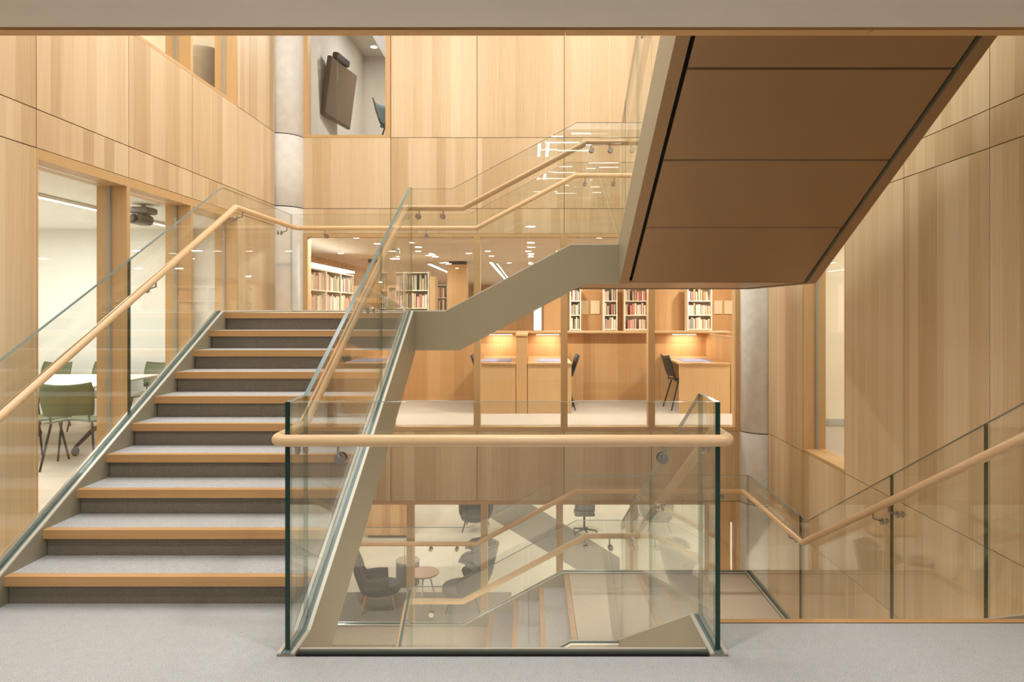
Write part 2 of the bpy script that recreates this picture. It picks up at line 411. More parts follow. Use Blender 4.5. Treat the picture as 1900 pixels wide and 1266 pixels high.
# ------------------------------------------------------------------ stair
def offs(line, d): return [(a, b+d) for a, b in line]
def channel(line, ax, c, parent):
    """two pale strips along the stringer's top with the pane between them"""
    mb = MB()
    for s0, s1 in ((-.0395, -.022), (.022, .0395)):
        poly = line+[(a, b+.008) for a, b in reversed(line)]
        mb.prism(poly, ax, c+s0, c+s1)
    mb.build('glazing_channel', SHOE, parent)
    mb = MB(); poly = [(a, b+.001) for a, b in line]+[(a, b+.003) for a, b in reversed(line)]
    mb.prism(poly, ax, c-.0215, c+.0215); mb.build('channel_seal', EDGEL, parent)
def stringer(top, bot, ax, c, parent):
    o = MB().prism(top+bot[::-1], ax, c-SW, c+SW, 0, [0]*len(top)+[1]*(len(bot)-1)+[0]).build('stringer', [PAINT, BRONZE], parent)
    channel(top, ax, c, o); return o
def step_a(z0, k, parent, x0, x1, ynose, direction, ztop, depth, last=False):
    """a step across x0..x1 whose nosing faces -y (direction=1) or +y (direction=-1)"""
    d = direction; mb = MB()
    y0, y1 = sorted((ynose+d*.05, ynose+d*(depth+.03)))
    if not last: mb.box(x0, x1, y0, y1, ztop-.05, ztop-.001)
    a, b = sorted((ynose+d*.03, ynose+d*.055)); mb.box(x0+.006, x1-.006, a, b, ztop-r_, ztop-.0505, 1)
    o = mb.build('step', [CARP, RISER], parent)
    a, b = sorted((ynose, ynose+d*.0495)); MB().box(x0, x1, a, b, ztop-.05, ztop).build('nosing', OAKN, o)
def soffit_slope(parent, x0, x1, p0, p1, n, ax='x', extra=None):
    """n bronze panels under a slope from p0 to p1 (along,z)"""
    (a0, z0), (a1, z1) = p0, p1
    for i in range(n):
        f0, f1 = i/n, (i+1)/n; L = abs(a1-a0); ga = .006/L
        q0 = (a0+(a1-a0)*(f0+ga), z0+(z1-z0)*(f0+ga)); q1 = (a0+(a1-a0)*(f1-ga), z0+(z1-z0)*(f1-ga))
        MB().prism([q0, q1, (q1[0], q1[1]+.02), (q0[0], q0[1]+.02)], ax, x0+.012, x1-.012).build('soffit_panel', BRONZE, parent)
    MB().prism([(a0, z0+.05), (a1, z1+.05), (a1, z1+.06), (a0, z0+.06)], ax, x0+.002, x1-.002).build('soffit_backing', BLACKGAP, parent)

def stair(zb, tagw):
    z = lambda v: zb+v
    # ---- flight rising away (from zb to zb+1.5)
    A = thing('stair_flight', tagw['A'], 'stairs', ((GL+GI)/2, Y1, zb))
    for k in range(1, 11):
        step_a(zb, k, A, GL+SW, GI-SW, Y1+(k-1)*g_, 1, z(k*r_), g_, k == 10)
    e = .02; k0 = Y1+(.01-r_-e)/m_; k1 = Y1+(1.51-r_-e)/m_
    b0 = Y1+(-.34+.25)/m_; b1 = Y1+(1.16+.25)/m_
    topA = [(GF-.03, z(.01)), (k0, z(.01)), (k1, z(1.51))]
    botA = [(GF-.03, z(-.34)), (b0, z(-.34)), (b1, z(1.16))]
    stringer(topA+[(GB2-SW-.001, z(1.51))], botA[:2]+[(GB2-SW-.001, z(1.16-(b1-GB2+SW)*m_))], 'x', GI, A)
    stringer(topA+[(GK+SW, z(1.51))], botA+[(GK+SW, z(1.16))], 'x', GL, A)
    soffit_slope(A, GL+SW, GI-SW, (b0, z(-.33)), (b1, z(1.17)), 4)
    # ---- half landing, short flight along the back, quarter landing
    B = thing('stair_flight', tagw['B'], 'stairs', (XB1, (GB2+GK)/2, z(1.5)))
    y10 = Y1+9*g_
    ya, yb = GB2+SW, GK-SW
    ii = .002
    mb = MB(); mb.box(GL+SW+ii, GI-SW-ii, y10+.0565, ya+ii, z(1.38), z(1.499)); mb.box(GL+SW+ii, XB1+.029, ya+ii, yb, z(1.38), z(1.499))
    mb.build('landing', LANDC, B)
    mb = MB(); mb.box(XB1+3*g_+.0555, GR-SW-ii, ya+ii, yb, z(1.98), z(2.099)); mb.box(GJ+SW+ii, GR-SW-ii, YC1-.028, ya+ii, z(1.98), z(2.099))
    mb.build('landing', LANDC, B)
    for k in range(1, 5):
        x = XB1+(k-1)*g_; zt = z(1.5+k*r_); mb = MB()
        if k < 4: mb.box(x+.05, x+g_+.03, ya, yb, zt-.05, zt-.001)
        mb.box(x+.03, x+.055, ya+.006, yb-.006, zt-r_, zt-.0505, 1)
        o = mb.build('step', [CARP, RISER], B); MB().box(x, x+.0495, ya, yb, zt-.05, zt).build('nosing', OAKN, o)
    q0 = XB1+(.01-r_-e)/m_; q1 = XB1+(.61-r_-e)/m_
    c0 = XB1+(-.34+.25)/m_; c1 = XB1+(.26+.25)/m_
    def bl(xa, xb): return ([(xa, z(1.51)), (q0, z(1.51)), (q1, z(2.11)), (xb, z(2.11))], [(xa, z(1.16)), (c0, z(1.16)), (c1, z(1.76)), (xb, z(1.76))])
    t_, b_ = bl(GI-SW, GJ-SW-.001); stringer(t_, b_, 'y', GB2, B)
    t_, b_ = bl(GL+SW+.001, GR-SW-.001); stringer(t_, b_, 'y', GK, B)
    soffit_slope(B, ya, yb, (c0, z(1.17)), (c1, z(1.77)), 2, 'y')
    MB().box(GL+SW+.01, c0-.01, ya+.01, yb-.01, z(1.17), z(1.19)).build('soffit_panel', BRONZE, B)
    MB().box(c1+.01, GR-SW-.01, ya+.01, yb-.01, z(1.77), z(1.79)).build('soffit_panel', BRONZE, B)
    MB().box(GJ+SW+.01, GR-SW-.01, 6.10, ya-.002, z(1.77), z(1.79)).build('soffit_panel', BRONZE, B)
    # ---- flight rising towards the viewer (from zb+2.1 to zb+3.6)
    C = thing('stair_flight', tagw['C'], 'stairs', ((GJ+GR)/2, YC1, z(2.1)))
    for k in range(1, 11):
        step_a(zb, k, C, GJ+SW, GR-SW, YC1-(k-1)*g_, -1, z(2.1+k*r_), g_, k == 10)
    k0 = YC1-(.01-r_-e)/m_; k1 = YC1-(1.51-r_-e)/m_
    b0 = YC1-(-.34+.25)/m_; b1 = YC1-(1.16+.25)/m_
    top = [(k1, z(3.61)), (k0, z(2.11))]; bot = [(b1, z(3.26)), (b0, z(1.76))]
    stringer([(GF-.03, z(3.61))]+top+[(GB2+SW, z(2.11))], [(GF-.03, z(3.26))]+bot+[(GB2+SW, z(1.76))], 'x', GJ, C)
    stringer([(GF, z(3.61))]+top+[(GK+SW, z(2.11))], [(GF, z(3.26))]+bot+[(GK+SW, z(1.76))], 'x', GR, C)
    zs = lambda y: z(1.77+(b0-y)*m_)
    ed = [b0+.0, 5.34, 4.635, 3.93, 3.40]
    for i in range(4):
        ya_, yb_ = ed[i]-.009, ed[i+1]+.009
        MB().prism([(ya_, zs(ya_)), (yb_, zs(yb_)), (yb_, zs(yb_)+.02), (ya_, zs(ya_)+.02)], 'x', GJ+SW+.03, GR-SW-.03).build('soffit_panel', BRONZE, C)
    MB().prism([(b0, zs(b0)+.05), (3.4, zs(3.4)+.05), (3.4, zs(3.4)+.06), (b0, zs(b0)+.06)], 'x', GJ+SW+.002, GR-SW-.002).build('soffit_backing', BLACKGAP, C)

stair(0, dict(A='grey carpeted flight climbing from the carpet floor to the half landing',
              B='short flight along the back wall between the two landings',
              C='flight overhead with brown panelled underside'))
stair(-FTF, dict(A='flight below the carpet floor, climbing from the pale lowest floor',
                 B='lower landings and short flight seen down through the front glass',
                 C='flight descending from the oak curb at the carpet edge'))

# ------------------------------------------------------------------ glass balustrades
TH = .011
def pane(poly, ax, c, parent, top=(), ends=(1, 1), nb=None):
    n = len(poly); ms = [2 if i in top else 3 for i in range(n)]
    if nb: ms[n-1] = ends[0]; ms[nb-1] = ends[1]
    MB().prism(poly, ax, c-TH, c+TH, 0, ms).build('glass_pane', [GLASS, EDGE, EDGEL, JOINT, JOINTD], parent)
def cutline(line, a, b):
    """portion of a polyline (sorted by first coordinate) between a and b"""
    def f(s):
        for (s0, z0), (s1, z1) in zip(line, line[1:]):
            if s0-1e-9 <= s <= s1+1e-9: return z0+(z1-z0)*(s-s0)/(s1-s0)
        return line[0][1] if s < line[0][0] else line[-1][1]
    return [(a, f(a))]+[p for p in line if a+1e-6 < p[0] < b-1e-6]+[(b, f(b))]
def balustrade(top, bot, cuts, ax, c, label, parent=None, joint=3, e0=3, e1=3):
    o = parent or thing('glass_balustrade', label, 'balustrade', (c, cuts[0], bot[0][1]) if ax == 'x' else (cuts[0], c, bot[0][1]))
    for a, b in zip(cuts, cuts[1:]):
        ends = (e0 if a == cuts[0] else joint, e1 if b == cuts[-1] else joint)
        a += .003; b -= .003
        t = cutline(top, a, b); bt = cutline(bot, a, b)
        pane(bt+t[::-1], ax, c, o, range(len(bt), len(bt)+len(t)-1), ends, len(bt))
    return o
gt = 1.12; sg = 1.10
def lines(zb):
    L = {}
    kA0 = Y1+(gt-r_-sg)/m_; kA1 = Y1+(1.5+gt-r_-sg)/m_
    e = .02; bA0 = Y1+(.01-r_-e)/m_; bA1 = Y1+(1.51-r_-e)/m_
    q = .0092
    L['At'] = [(GF-.5, zb+gt), (kA0, zb+gt), (kA1, zb+1.5+gt), (GK+.5, zb+1.5+gt)]
    L['Ab'] = [(GF-.5, zb+.01+q), (bA0, zb+.01+q), (bA1, zb+1.51+q), (GK+.5, zb+1.51+q)]
    s = lambda lst: sorted(lst)
    kB0 = XB1+(gt-r_-sg)/m_; kB1 = XB1+(.6+gt-r_-sg)/m_
    L['Bt'] = [(GL-.5, zb+1.5+gt), (kB0, zb+1.5+gt), (kB1, zb+2.1+gt), (GR+.5, zb+2.1+gt)]
    L['Bb'] = [(GL-.5, zb+1.51+q), (XB1+(.01-r_-e)/m_, zb+1.51+q), (XB1+(.61-r_-e)/m_, zb+2.11+q), (GR+.5, zb+2.11+q)]
    kC0 = YC1-(gt-r_-sg)/m_; kC1 = YC1-(1.5+gt-r_-sg)/m_
    L['Ct'] = [(GF-.5, zb+3.6+gt), (kC1, zb+3.6+gt), (kC0, zb+2.1+gt), (GK+.5, zb+2.1+gt)]
    L['Cb'] = [(GF-.5, zb+3.61+q), (YC1-(1.51-r_-e)/m_, zb+3.61+q), (YC1-(.01-r_-e)/m_, zb+2.11+q), (GK+.5, zb+2.11+q)]
    return L
U = lines(0); Lw = lines(-FTF)
i_ = TH+.002
balustrade(U['At'], U['Ab'], [GF-.02, 4.69, GK+TH], 'x', GL, 'sloping glass balustrade of the climbing flight, on the panelled wall side', joint=4)
balustrade(U['At'], U['Ab'], [GF-TH, 3.275, 4.92, GB2-i_], 'x', GI, 'sloping glass balustrade of the climbing flight, on the well side', e0=1)
balustrade(U['Bt'], U['Bb'], [GI-TH, -.02, GJ-i_], 'y', GB2, 'glass balustrade of the short upper flight, on the well side')
balustrade(U['Bt'], U['Bb'], [GL+i_, -1.45, -.1, 1.2, GR-i_], 'y', GK, 'glass balustrade of the short upper flight, along the back wall')
balustrade(U['Ct'], U['Cb'], [3.05, 4.2, 5.3, GB2+TH], 'x', GJ, 'sloping glass balustrade above the brown underside, on the well side')
balustrade(U['Ct'], U['Cb'], [3.05, 4.2, 5.3, 6.33, GK+TH], 'x', GR, 'sloping glass balustrade above the brown underside, on the outer side')
# front guard
f = thing('glass_balustrade', 'upright glass guard across the front of the stair opening', 'balustrade', ((GI+GJ)/2, GF, 0))
pane([(GI+i_, .004), (GJ-i_, .004), (GJ-i_, gt), (GI+i_, gt)], 'y', GF, f, (2,))
mb = MB(); mb.box(GI+SW+.005, GJ-SW-.005, GF+.013, GF+.03, -.12, .012); mb.build('base_strip', SHOE, f)
mb = MB(); mb.box(GI+SW+.005, GJ-SW-.005, GF-.028, GF-.013, -.1, .008); mb.build('base_seal', BLACKGAP, f)
# lower storey
balustrade(Lw['At'], Lw['Ab'], [GF-.02, 4.69, 6.10, GK+TH], 'x', GL, 'glass balustrade of the flight under the carpet floor, wall side')
balustrade(Lw['At'], Lw['Ab'], [GF-TH, 3.275, 4.92, GB2-i_], 'x', GI, 'glass balustrade edge seen down through the front guard', e0=1)
balustrade(Lw['Bt'], Lw['Bb'], [GI-TH, -.02, GJ-i_], 'y', GB2, 'glass balustrade of the short lower flight, on the well side')
balustrade(Lw['Bt'], Lw['Bb'], [GL+i_, -1.45, -.1, 1.2, GR-i_], 'y', GK, 'glass balustrade of the short lower flight, before the lounge screen')
balustrade(Lw['Ct'], Lw['Cb'], [GF-TH, 3.34, 4.73, GB2+TH], 'x', GJ, 'glass balustrade of the descending flight, on the well side', e0=1)
balustrade(Lw['Ct'], Lw['Cb'], [3.05, 3.75, 4.73, 6.33, GK+TH], 'x', GR, 'V-topped glass balustrade of the descending flight, before the panelled wall', joint=4)

# ------------------------------------------------------------------ handrails
RR = .0265
def fillet(path, rad):
    out = [Vector(path[0])]
    for i in range(1, len(path)-1):
        p0, p, p1 = Vector(path[i-1]), Vector(path[i]), Vector(path[i+1])
        a = (p0-p).normalized(); b = (p1-p).normalized(); ang = a.angle(b)
        if ang > R(176): out.append(p); continue
        rr = rad if abs(a.z-(-b.z)) < .05 and abs(a.z) < .05 else rad*.35
        d = min(rr/math.tan(ang/2), (p0-p).length*.45, (p1-p).length*.45); rr = d*math.tan(ang/2)
        bis = (a+b).normalized(); c = p+bis*(rr/math.sin(ang/2)); s0 = p+a*d-c; s1 = p+b*d-c
        n = 6
        for k in range(n+1):
            t = k/n; q = s0.slerp(s1, t); out.append(c+q.normalized()*rr)
    out.append(Vector(path[-1])); return out
def handrail(path, brackets, label, rad=.05):
    """brackets: list of (point on rail, glass point)"""
    o = thing('handrail', label, 'handrail', path[0])
    MB().tube(fillet(path, rad), RR, 16).build('rail', OAKR, o)
    for (p, gpt) in brackets:
        p = Vector(p); gpt = Vector(gpt); dirn = (gpt-p); dirn.z = 0; dirn.normalize()
        ax = 'x' if abs(dirn.x) > .5 else 'y'
        mb = MB()
        e1 = p+Vector((0, 0, -RR+.004)); e2 = p+Vector((0, 0, -.062)); gz = Vector((gpt.x, gpt.y, p.z-.085))
        mb.tube([e1, e2, gz-dirn*.004], .006, 8)
        s = 1 if (dirn.x if ax == 'x' else dirn.y) > 0 else -1
        t = (gpt.x if ax == 'x' else gpt.y)
        for (rad_, a, b) in ((.024, -.002, -.014), (.024, 2*TH+.002, 2*TH+.012)):
            a, b = sorted((s*a, s*b))
            mb.lathe([(rad_, a), (rad_, b)], (gz.x, gz.y, gz.z), 20, 0, ax)
        mb.build('bracket', CHROME, o)
    return o
sr, fr_ = .885, .955
oI, oO = .045, .08
def rp(zb):
    d = {}
    d['A0'] = Y1+(fr_-r_-sr)/m_; d['A1'] = Y1+(1.5+fr_-r_-sr)/m_
    d['B0'] = XB1+(fr_-r_-sr)/m_; d['B1'] = XB1+(.6+fr_-r_-sr)/m_
    d['C0'] = YC1-(fr_-r_-sr)/m_; d['C1'] = YC1-(1.5+fr_-r_-sr)/m_
    return d
d = rp(0); z1, z2, z3 = 1.5+fr_, 2.1+fr_, 3.6+fr_
xI, xJ, xL, xR_ = GI-oI, GJ+oI, GL+oO, GR-oO
yF, yI, yK = GF-oI, GB2+.07, GK-.07
def zA(y): return r_+sr+(y-Y1)*m_
def zB(x): return 1.5+r_+sr+(x-XB1)*m_
def zC(y): return 2.1+r_+sr+(YC1-y)*m_
gl = lambda x, y, s, h=.0: (x, y, s)
def brX(x, y, z, gx): return ((x, y, z), (gx-math.copysign(TH, gx-x), y, z))
def brY(x, y, z, gy): return ((x, y, z), (x, gy-math.copysign(TH, gy-y), z))
# rail around the front guard: up the descending flight, across, up the climbing flight
zo = -FTF
handrail([(xJ, yI-.0, z2+zo), (xJ, d['C0'], z2+zo), (xJ, d['C1'], z3+zo), (xJ, yF, fr_), (xI, yF, fr_), (xI, d['A0'], fr_), (xI, d['A1'], z1), (xI, yI-RR-.004, z1)],
         [brY(-.845, yF, fr_, GF), brY(.585, yF, fr_, GF), brX(xI, 3.22, fr_, GI), brX(xJ, 3.25, fr_, GJ), brX(xI, 4.6, zA(4.6), GI), brX(xI, 5.5, zA(5.5), GI),
          brX(xJ, 4.4, zC(4.4)+zo, GJ), brX(xJ, 5.5, zC(5.5)+zo, GJ)],
         'round oak handrail wrapping the front glass guard and rising with the climbing flight')
for zb, lab1, lab2, lab3 in ((0, 'oak handrail of the short upper flight, on the well side', 'oak handrail along the wall side of the climbing flight and the back wall',
                              'oak handrail above the brown underside'),
                             (-FTF, 'oak handrail of the short lower flight, on the well side', 'oak handrail of the short lower flight, before the lounge screen',
                              'oak handrail of the descending flight, before the panelled wall')):
    if zb == 0:
        handrail([(xI-RR, yI, z1), (d['B0'], yI, z1), (d['B1'], yI, z2), (xJ-RR-.003, yI, z2)],
                 [brY(-1.02, yI, z1, GB2), brY(-.8, yI, z1, GB2), brY(.55, yI, z2, GB2), brY(.72, yI, z2, GB2)], lab1)
        handrail([(xJ, yI, z2), (xJ, d['C0'], z2), (xJ, d['C1'], z3), (xJ, 3.1, z3)], [brX(xJ, 5.0, zC(5.0), GJ)], lab3+', on the well side')
        handrail([(xL, 3.05, fr_), (xL, d['A0'], fr_), (xL, d['A1'], z1), (xL, yK, z1), (d['B0'], yK, z1), (d['B1'], yK, z2), (xR_, yK, z2), (xR_, d['C0'], z2), (xR_, d['C1'], z3), (xR_, 3.1, z3)],
                 [brX(xL, 4.88, zA(4.88), GL), brX(xL, 6.35, z1, GL), brX(xL, 7.5, z1, GL), brY(-2.35, yK, z1, GK), brY(-1.2, yK, z1, GK), brY(.95, yK, z2, GK), brY(.62, yK, z2, GK)], lab2)
    else:
        handrail([(xI, 3.05, zb+fr_), (xI, d['A0'], zb+fr_), (xI, d['A1'], zb+z1), (xI, yI, zb+z1), (d['B0'], yI, zb+z1), (d['B1'], yI, zb+z2), (xJ-RR-.003, yI, zb+z2)],
                 [brX(xI, 5.7, zb+zA(5.7), GI), brY(.5, yI, zb+z2, GB2), brY(.72, yI, zb+z2, GB2), brY(-.9, yI, zb+z1, GB2)], lab1)
        handrail([(xL, 3.05, zb+fr_), (xL, d['A0'], zb+fr_), (xL, d['A1'], zb+z1), (xL, yK, zb+z1), (d['B0'], yK, zb+z1), (d['B1'], yK, zb+z2), (xR_, yK, zb+z2), (xR_, d['C0'], zb+z2), (xR_, d['C1'], zb+z3), (xR_, 3.1, zb+z3)],
                 [brY(-1.15, yK, zb+z1, GK), brY(-.85, yK, zb+z1, GK), brY(2.2, yK, zb+z2, GK), brX(xR_, 7.6, zb+z2, GR), brX(xR_, 6.4, zb+z2, GR), brX(xR_, 4.83, zb+zC(4.83), GR), brX(xR_, 4.62, zb+zC(4.62), GR)],
                 'oak handrail around the outer side of the descending flight and lower landings')

# ------------------------------------------------------------------ library furniture
def bookcase(x, y, w, h, rz, label, group, rows=5, depth=.3, fill=(), th=.022, nb=12, mat=None, lab='shelf'):
    """open case, back at +y local, front at -y local; fill = row indices that hold books"""
    o = thing('bookcase', label, 'bookcase', (x, y, 0), group); o.rotation_euler = (0, 0, rz)
    M = mat or SHELFW
    def B(*a): return MB().box(*a)
    for s in (-1, 1):
        a, b = sorted((s*w/2, s*(w/2-th))); B(a, b, -depth/2, depth/2, 0, h).build('side_panel', M, o, (0,0,0)).location = (0,0,0)
    B(-w/2+th, w/2-th, depth/2-.012, depth/2, .06, h).build('back_panel', M, o, (0,0,0)).location = (0,0,0)
    lev = [.08+(h-.1)/rows*k for k in range(rows+1)]
    for z in lev: B(-w/2+th, w/2-th, -depth/2, depth/2-.013, z-th/2, z+th/2).build('shelf', M, o, (0,0,0)).location = (0,0,0)
    rowh = lev[1]-lev[0]-th
    c, s_ = math.cos(rz), math.sin(rz)
    for k in fill:
        xx = -w/2+th+.006; end = w/2-th-.01; step = (end-xx)/nb
        for b in range(nb):
            t = step*random.uniform(.62, .98)
            if random.random() < .06: xx += step; continue
            key = random.choice(BKEYS)
            src = BOOKS[key]
            bk = src.copy(); COL.objects.link(bk)
            hh = rowh*random.uniform(.66, .9)
            lx, ly = xx+t/2, -depth/2+.03+.09
            bk.location = (x+c*lx-s_*ly, y+s_*lx+c*ly, lev[k]+th/2+.0006)
            bk.rotation_euler = (0, 0, rz); bk.scale = (t, .19, hh)
            tag(bk, '%s book upright in the %s' % (key, lab), 'book', 'books in the '+lab)
            for ch in src.children:
                cc = ch.copy(); COL.objects.link(cc); cc.parent = bk
            xx += step
    return o
BCOL = {'red': (170, 84, 72), 'cream': (226, 214, 190), 'tan': (196, 160, 118), 'grey': (150, 146, 140), 'dusty pink': (206, 160, 146), 'olive': (140, 136, 92), 'white': (236, 232, 222), 'slate blue': (112, 122, 138)}
BKEYS = ['red', 'cream', 'cream', 'tan', 'grey', 'dusty pink', 'dusty pink', 'olive', 'white', 'white', 'slate blue', 'cream']
BOOKS = {}
for k_, c_ in BCOL.items():
    bm_ = MB(); bm_.box(-.5, -.42, -.5, .5, 0, 1); bm_.box(.42, .5, -.5, .5, 0, 1); bm_.box(-.42, .42, -.5, -.42, 0, 1)
    b_ = bm_.build('book', plain('cover_'+k_.replace(' ', '_'), srgb(*[q*.72+p*.28 for q, p in zip(c_, (238, 214, 190))]), .6))
    BOOKS[k_] = b_
def drop_sources():
    for b in BOOKS.values(): bpy.data.objects.remove(b)

# long case along the library's side wall (faces +x)
for i in range(4):
    yy = 10.55+i*.92
    bookcase(-3.72, yy, .9, 2.22, R(90), 'cream bookcase against the library side wall, %s from the stair well' % ['first','second','third','fourth'][i], 'side wall bookcases', 6, .3, (3,4,5) if i < 3 else (4,5), nb=9, lab='bookcases along the library side wall')
o = MB().box(-3.87, -3.56, 10.1, 13.8, 2.25, 2.29).build('pelmet_light', LITEP); tag(o, 'glowing light strip along the top of the side wall bookcases', 'light')
tag(MB().box(-3.98, -3.62, 14.0, 14.5, 0, 2.02).box(-3.96,-3.64,13.985,13.999,.1,2.0).build('cupboard', OAKD), 'orange oak cupboard at the end of the side wall bookcases', 'cupboard')
def pillar(x, y, w, label):
    mb = MB(); mb.box(x-w/2, x+w/2, y-w/2, y+w/2, 0, 2.58)
    mb.box(x-w/2-.004, x+w/2+.004, y-w/2-.004, y+w/2+.004, 0, .1)
    st('pillar', mb, OAKD, label, 'pillar'); slab('pillar', x-w/2+.03, x+w/2-.03, y-w/2+.03, y+w/2-.03, 2.58, 2.659, DARK, 'dark recessed head of a pillar: '+label, 'pillar')
pillar(-3.55, 15.6, .34, 'oak clad pillar behind the sloping glass of the climbing flight')
pillar(-1.74, 16.3, .46, 'oak clad pillar in the library seen over the short flight')
pillar(.55, 17.0, .46, 'oak clad pillar behind the rising stringer')
for i, (xa, yy) in enumerate([(-2.86, 14.2), (-2.35, 14.2)]):
    bookcase(xa, yy, .5, 2.3, 0, 'narrow cream bookcase facing the stair, %s of a pair' % ['one with the pale end', 'beside the pillar'][i], 'paired bookcases', 6, .3, (3,4,5), nb=8, lab='pair of bookcases by the pillar')
tag(MB().box(-2.09, -1.97, 14.05, 14.35, 0, 2.2).box(-1.965,-1.955,14.05,14.35,0,2.2).build('end_board', OAKT), 'tall oak end board of the paired bookcases', 'board')
bookcase(-2.5, 18.6, .5, 2.2, 0, 'distant cream bookcase beyond the paired bookcases', None, 6, .3, (4,5), nb=8, lab='distant bookcase')
# back part: oak partition with cases and pinboards beyond the desks
st('wall_back', MB().box(1.0, 5.8, 16.3, 16.38, 0, 2.12), OAKD, 'oak partition with pinboards beyond the study desks', 'wall')
for i, (pa, pb) in enumerate([(1057, 1077), (1119, 1144), (1157, 1200), (1273, 1318)]):
    xa, xb = (pa-VX)*15.9/F, (pb-VX)*15.9/F
    bookcase((xa+xb)/2, 15.9, xb-xa, 2.06, 0, 'cream bookcase against the oak partition, ' + ['slim one beside the bright window', 'narrow one between pinboards', 'wide one with red books', 'one next to the end pinboards'][i], 'partition bookcases', 6, .3, (3,4,5), nb=max(5, int((xb-xa)*17)), lab='bookcases against the oak partition')
for i, (a, b) in enumerate([(1078, 1092), (1096, 1113), (1325, 1340), (1344, 1359)]):
    p0, p1 = at(a, 558, 16.28), at(b, 583, 16.28)
    tag(MB().bbox(p0.x, p1.x, 16.27, 16.298, p1.z, p0.z, .004).build('mounted_pinboard', PAPER), ['pale pinboard next to the slim bookcase', 'pale pinboard next to the narrow bookcase', 'pale pinboard next to the end bookcase', 'pale pinboard at the end of the oak partition'][i], 'pinboard', 'pinboards')
# daylit windows in the library's end wall
for i, (a, b) in enumerate([(991, 1004), (1018, 1041)]):
    wn[0] += 1
    p0, p1 = at(a, 540, 31.9), at(b, 613, 31.9)
    mb = MB(); mb.box(p0.x-.05, p0.x, 31.85, 31.99, p1.z, p0.z); mb.box(p1.x, p1.x+.05, 31.85, 31.99, p1.z, p0.z); mb.box(p0.x-.05, p1.x+.05, 31.85, 31.99, p0.z, p0.z+.05)
    o = st('window_%d' % wn[0], mb, WHITE, 'bright daylit window at the far end of the library', 'window')
    MB().box(p0.x, p1.x, 31.95, 31.97, p1.z, p0.z).build('pane', SKYW, o)
    if i:
        k = MB(); cx = (p0.x+p1.x)/2
        for q in range(6): k.box(cx-.12, cx+.12, 31.92, 31.94, p1.z+.12+q*.27, p1.z+.28+q*.27)
        k.build('glazing_grille', plain('grille_grey', srgb(120, 126, 128), .5), o)

# screen with ledge, dividers, desks
sc = thing('desk_screen', 'long oak screen with ledge standing behind the study desks', 'screen', (.3, 11.5, 0))
MB().box(-2.7, 3.3, 11.46, 11.5, 0, 1.13).build('panel', OAKD, sc)
MB().bbox(-2.7, 3.3, 11.24, 11.52, 1.131, 1.165, .004).build('ledge', OAKT, sc)
MB().box(-.215, -.055, 10.0, 11.459, .0, 1.13).build('divider', OAKD, sc)
MB().bbox(-.225, -.045, 9.99, 11.239, 1.131, 1.165, .004).build('divider_cap', OAKT, sc)
MB().box(2.93, 2.97, 10.0, 11.459, 0, 1.13).build('divider', OAKD, sc)
def desk(x0, x1, label):
    o = thing('study_desk', label, 'desk', ((x0+x1)/2, 10.7, 0), 'study desks')
    MB().bbox(x0, x1, 9.985, 11.455, .715, .745, .004).build('desk_top', OAKD, o)
    MB().box(x0+.005, x1-.005, 10.0, 10.03, 0, .714).build('end_panel', OAKT, o)
    MB().box(x0+.005, x1-.005, 11.4, 11.43, 0, .714).build('end_panel', OAKT, o)
    return o
desk(-.79, -.22, 'study desk on one side of the thick divider, chair just behind a mullion')
desk(-.05, .60, 'study desk backing onto the thick divider, between two mullions')
desk(2.17, 2.925, 'study desk standing alone under the lit lamp by the end mullion')
for x, l in ((-.52, 'blue desk pad on the desk with the chair behind a mullion'), (.32, 'blue desk pad on the desk between two mullions'), (2.5, 'blue desk pad on the solitary study desk')):
    tag(MB().bbox(x-.22, x+.22, 10.15, 10.75, .7455, .752, .002).build('desk_pad', PADB), l, 'pad')
for x, l in ((-.5, 'warm lamp under the ledge over the first study desk'), (.28, 'warm lamp under the ledge over the second study desk'), (2.55, 'warm lamp under the ledge over the solitary study desk')):
    o = thing('desk_lamp', l, 'lamp', (x, 11.36, 1.13), 'desk lamps')
    MB().box(x-.2, x+.2, 11.33, 11.4, 1.108, 1.13).build('housing', SHOE, o)
    MB().box(x-.19, x+.19, 11.335, 11.395, 1.104, 1.1075).build('diffuser', LITE, o)
def shell_chair(name, label, cat, loc, rz, col, legm, seat=.45, arms=False, group=None, backtop=.82):
    o = thing(name, label, cat, loc, group); o.rotation_euler = (0, 0, rz)     # faces +y local
    Z0 = (0, 0, 0)
    def sf(u, v):
        x = (u-.5)*.43; y = -.2+v*.42
        return (x, y, seat+.012*math.cos(u*2*math.pi)*-1+(.02*(1-v)**3)-.02*max(0, v-.8)*5*.4)
    MB().shell(sf, 8, 8, -.018).build('seat', col, o, Z0).location = Z0
    def bf(u, v):
        a = (u-.5); w = .40+.04*math.sin(v*math.pi*.9)
        z = seat+.07+v*(backtop-seat-.07)
        return (a*w, -.20-.10*v-.035*(1-4*a*a)+.0, z-.02*(4*a*a)*(-1 if v > .5 else 0))
    MB().shell(bf, 8, 6, .018).build('backrest', col, o, Z0).location = Z0
    for sx in (-1, 1):
        for (yb, yt) in ((.22, .15), (-.27, -.15)):
            MB().tube([(sx*.17, yt, seat-.02), (sx*.225, yb, .004)], [.012, .010], 8).build('leg', legm, o, Z0).location = Z0
        MB().tube([(sx*.16, -.19, seat-.01), (sx*.165, -.225, seat+.12)], .010, 8).build('back_support', legm, o, Z0).location = Z0
        if arms:
            MB().tube([(sx*.2, -.2, seat-.005), (sx*.26, -.16, seat+.18), (sx*.26, .10, seat+.19)], .012, 8).build('armrest', legm, o, Z0).location = Z0
    return o
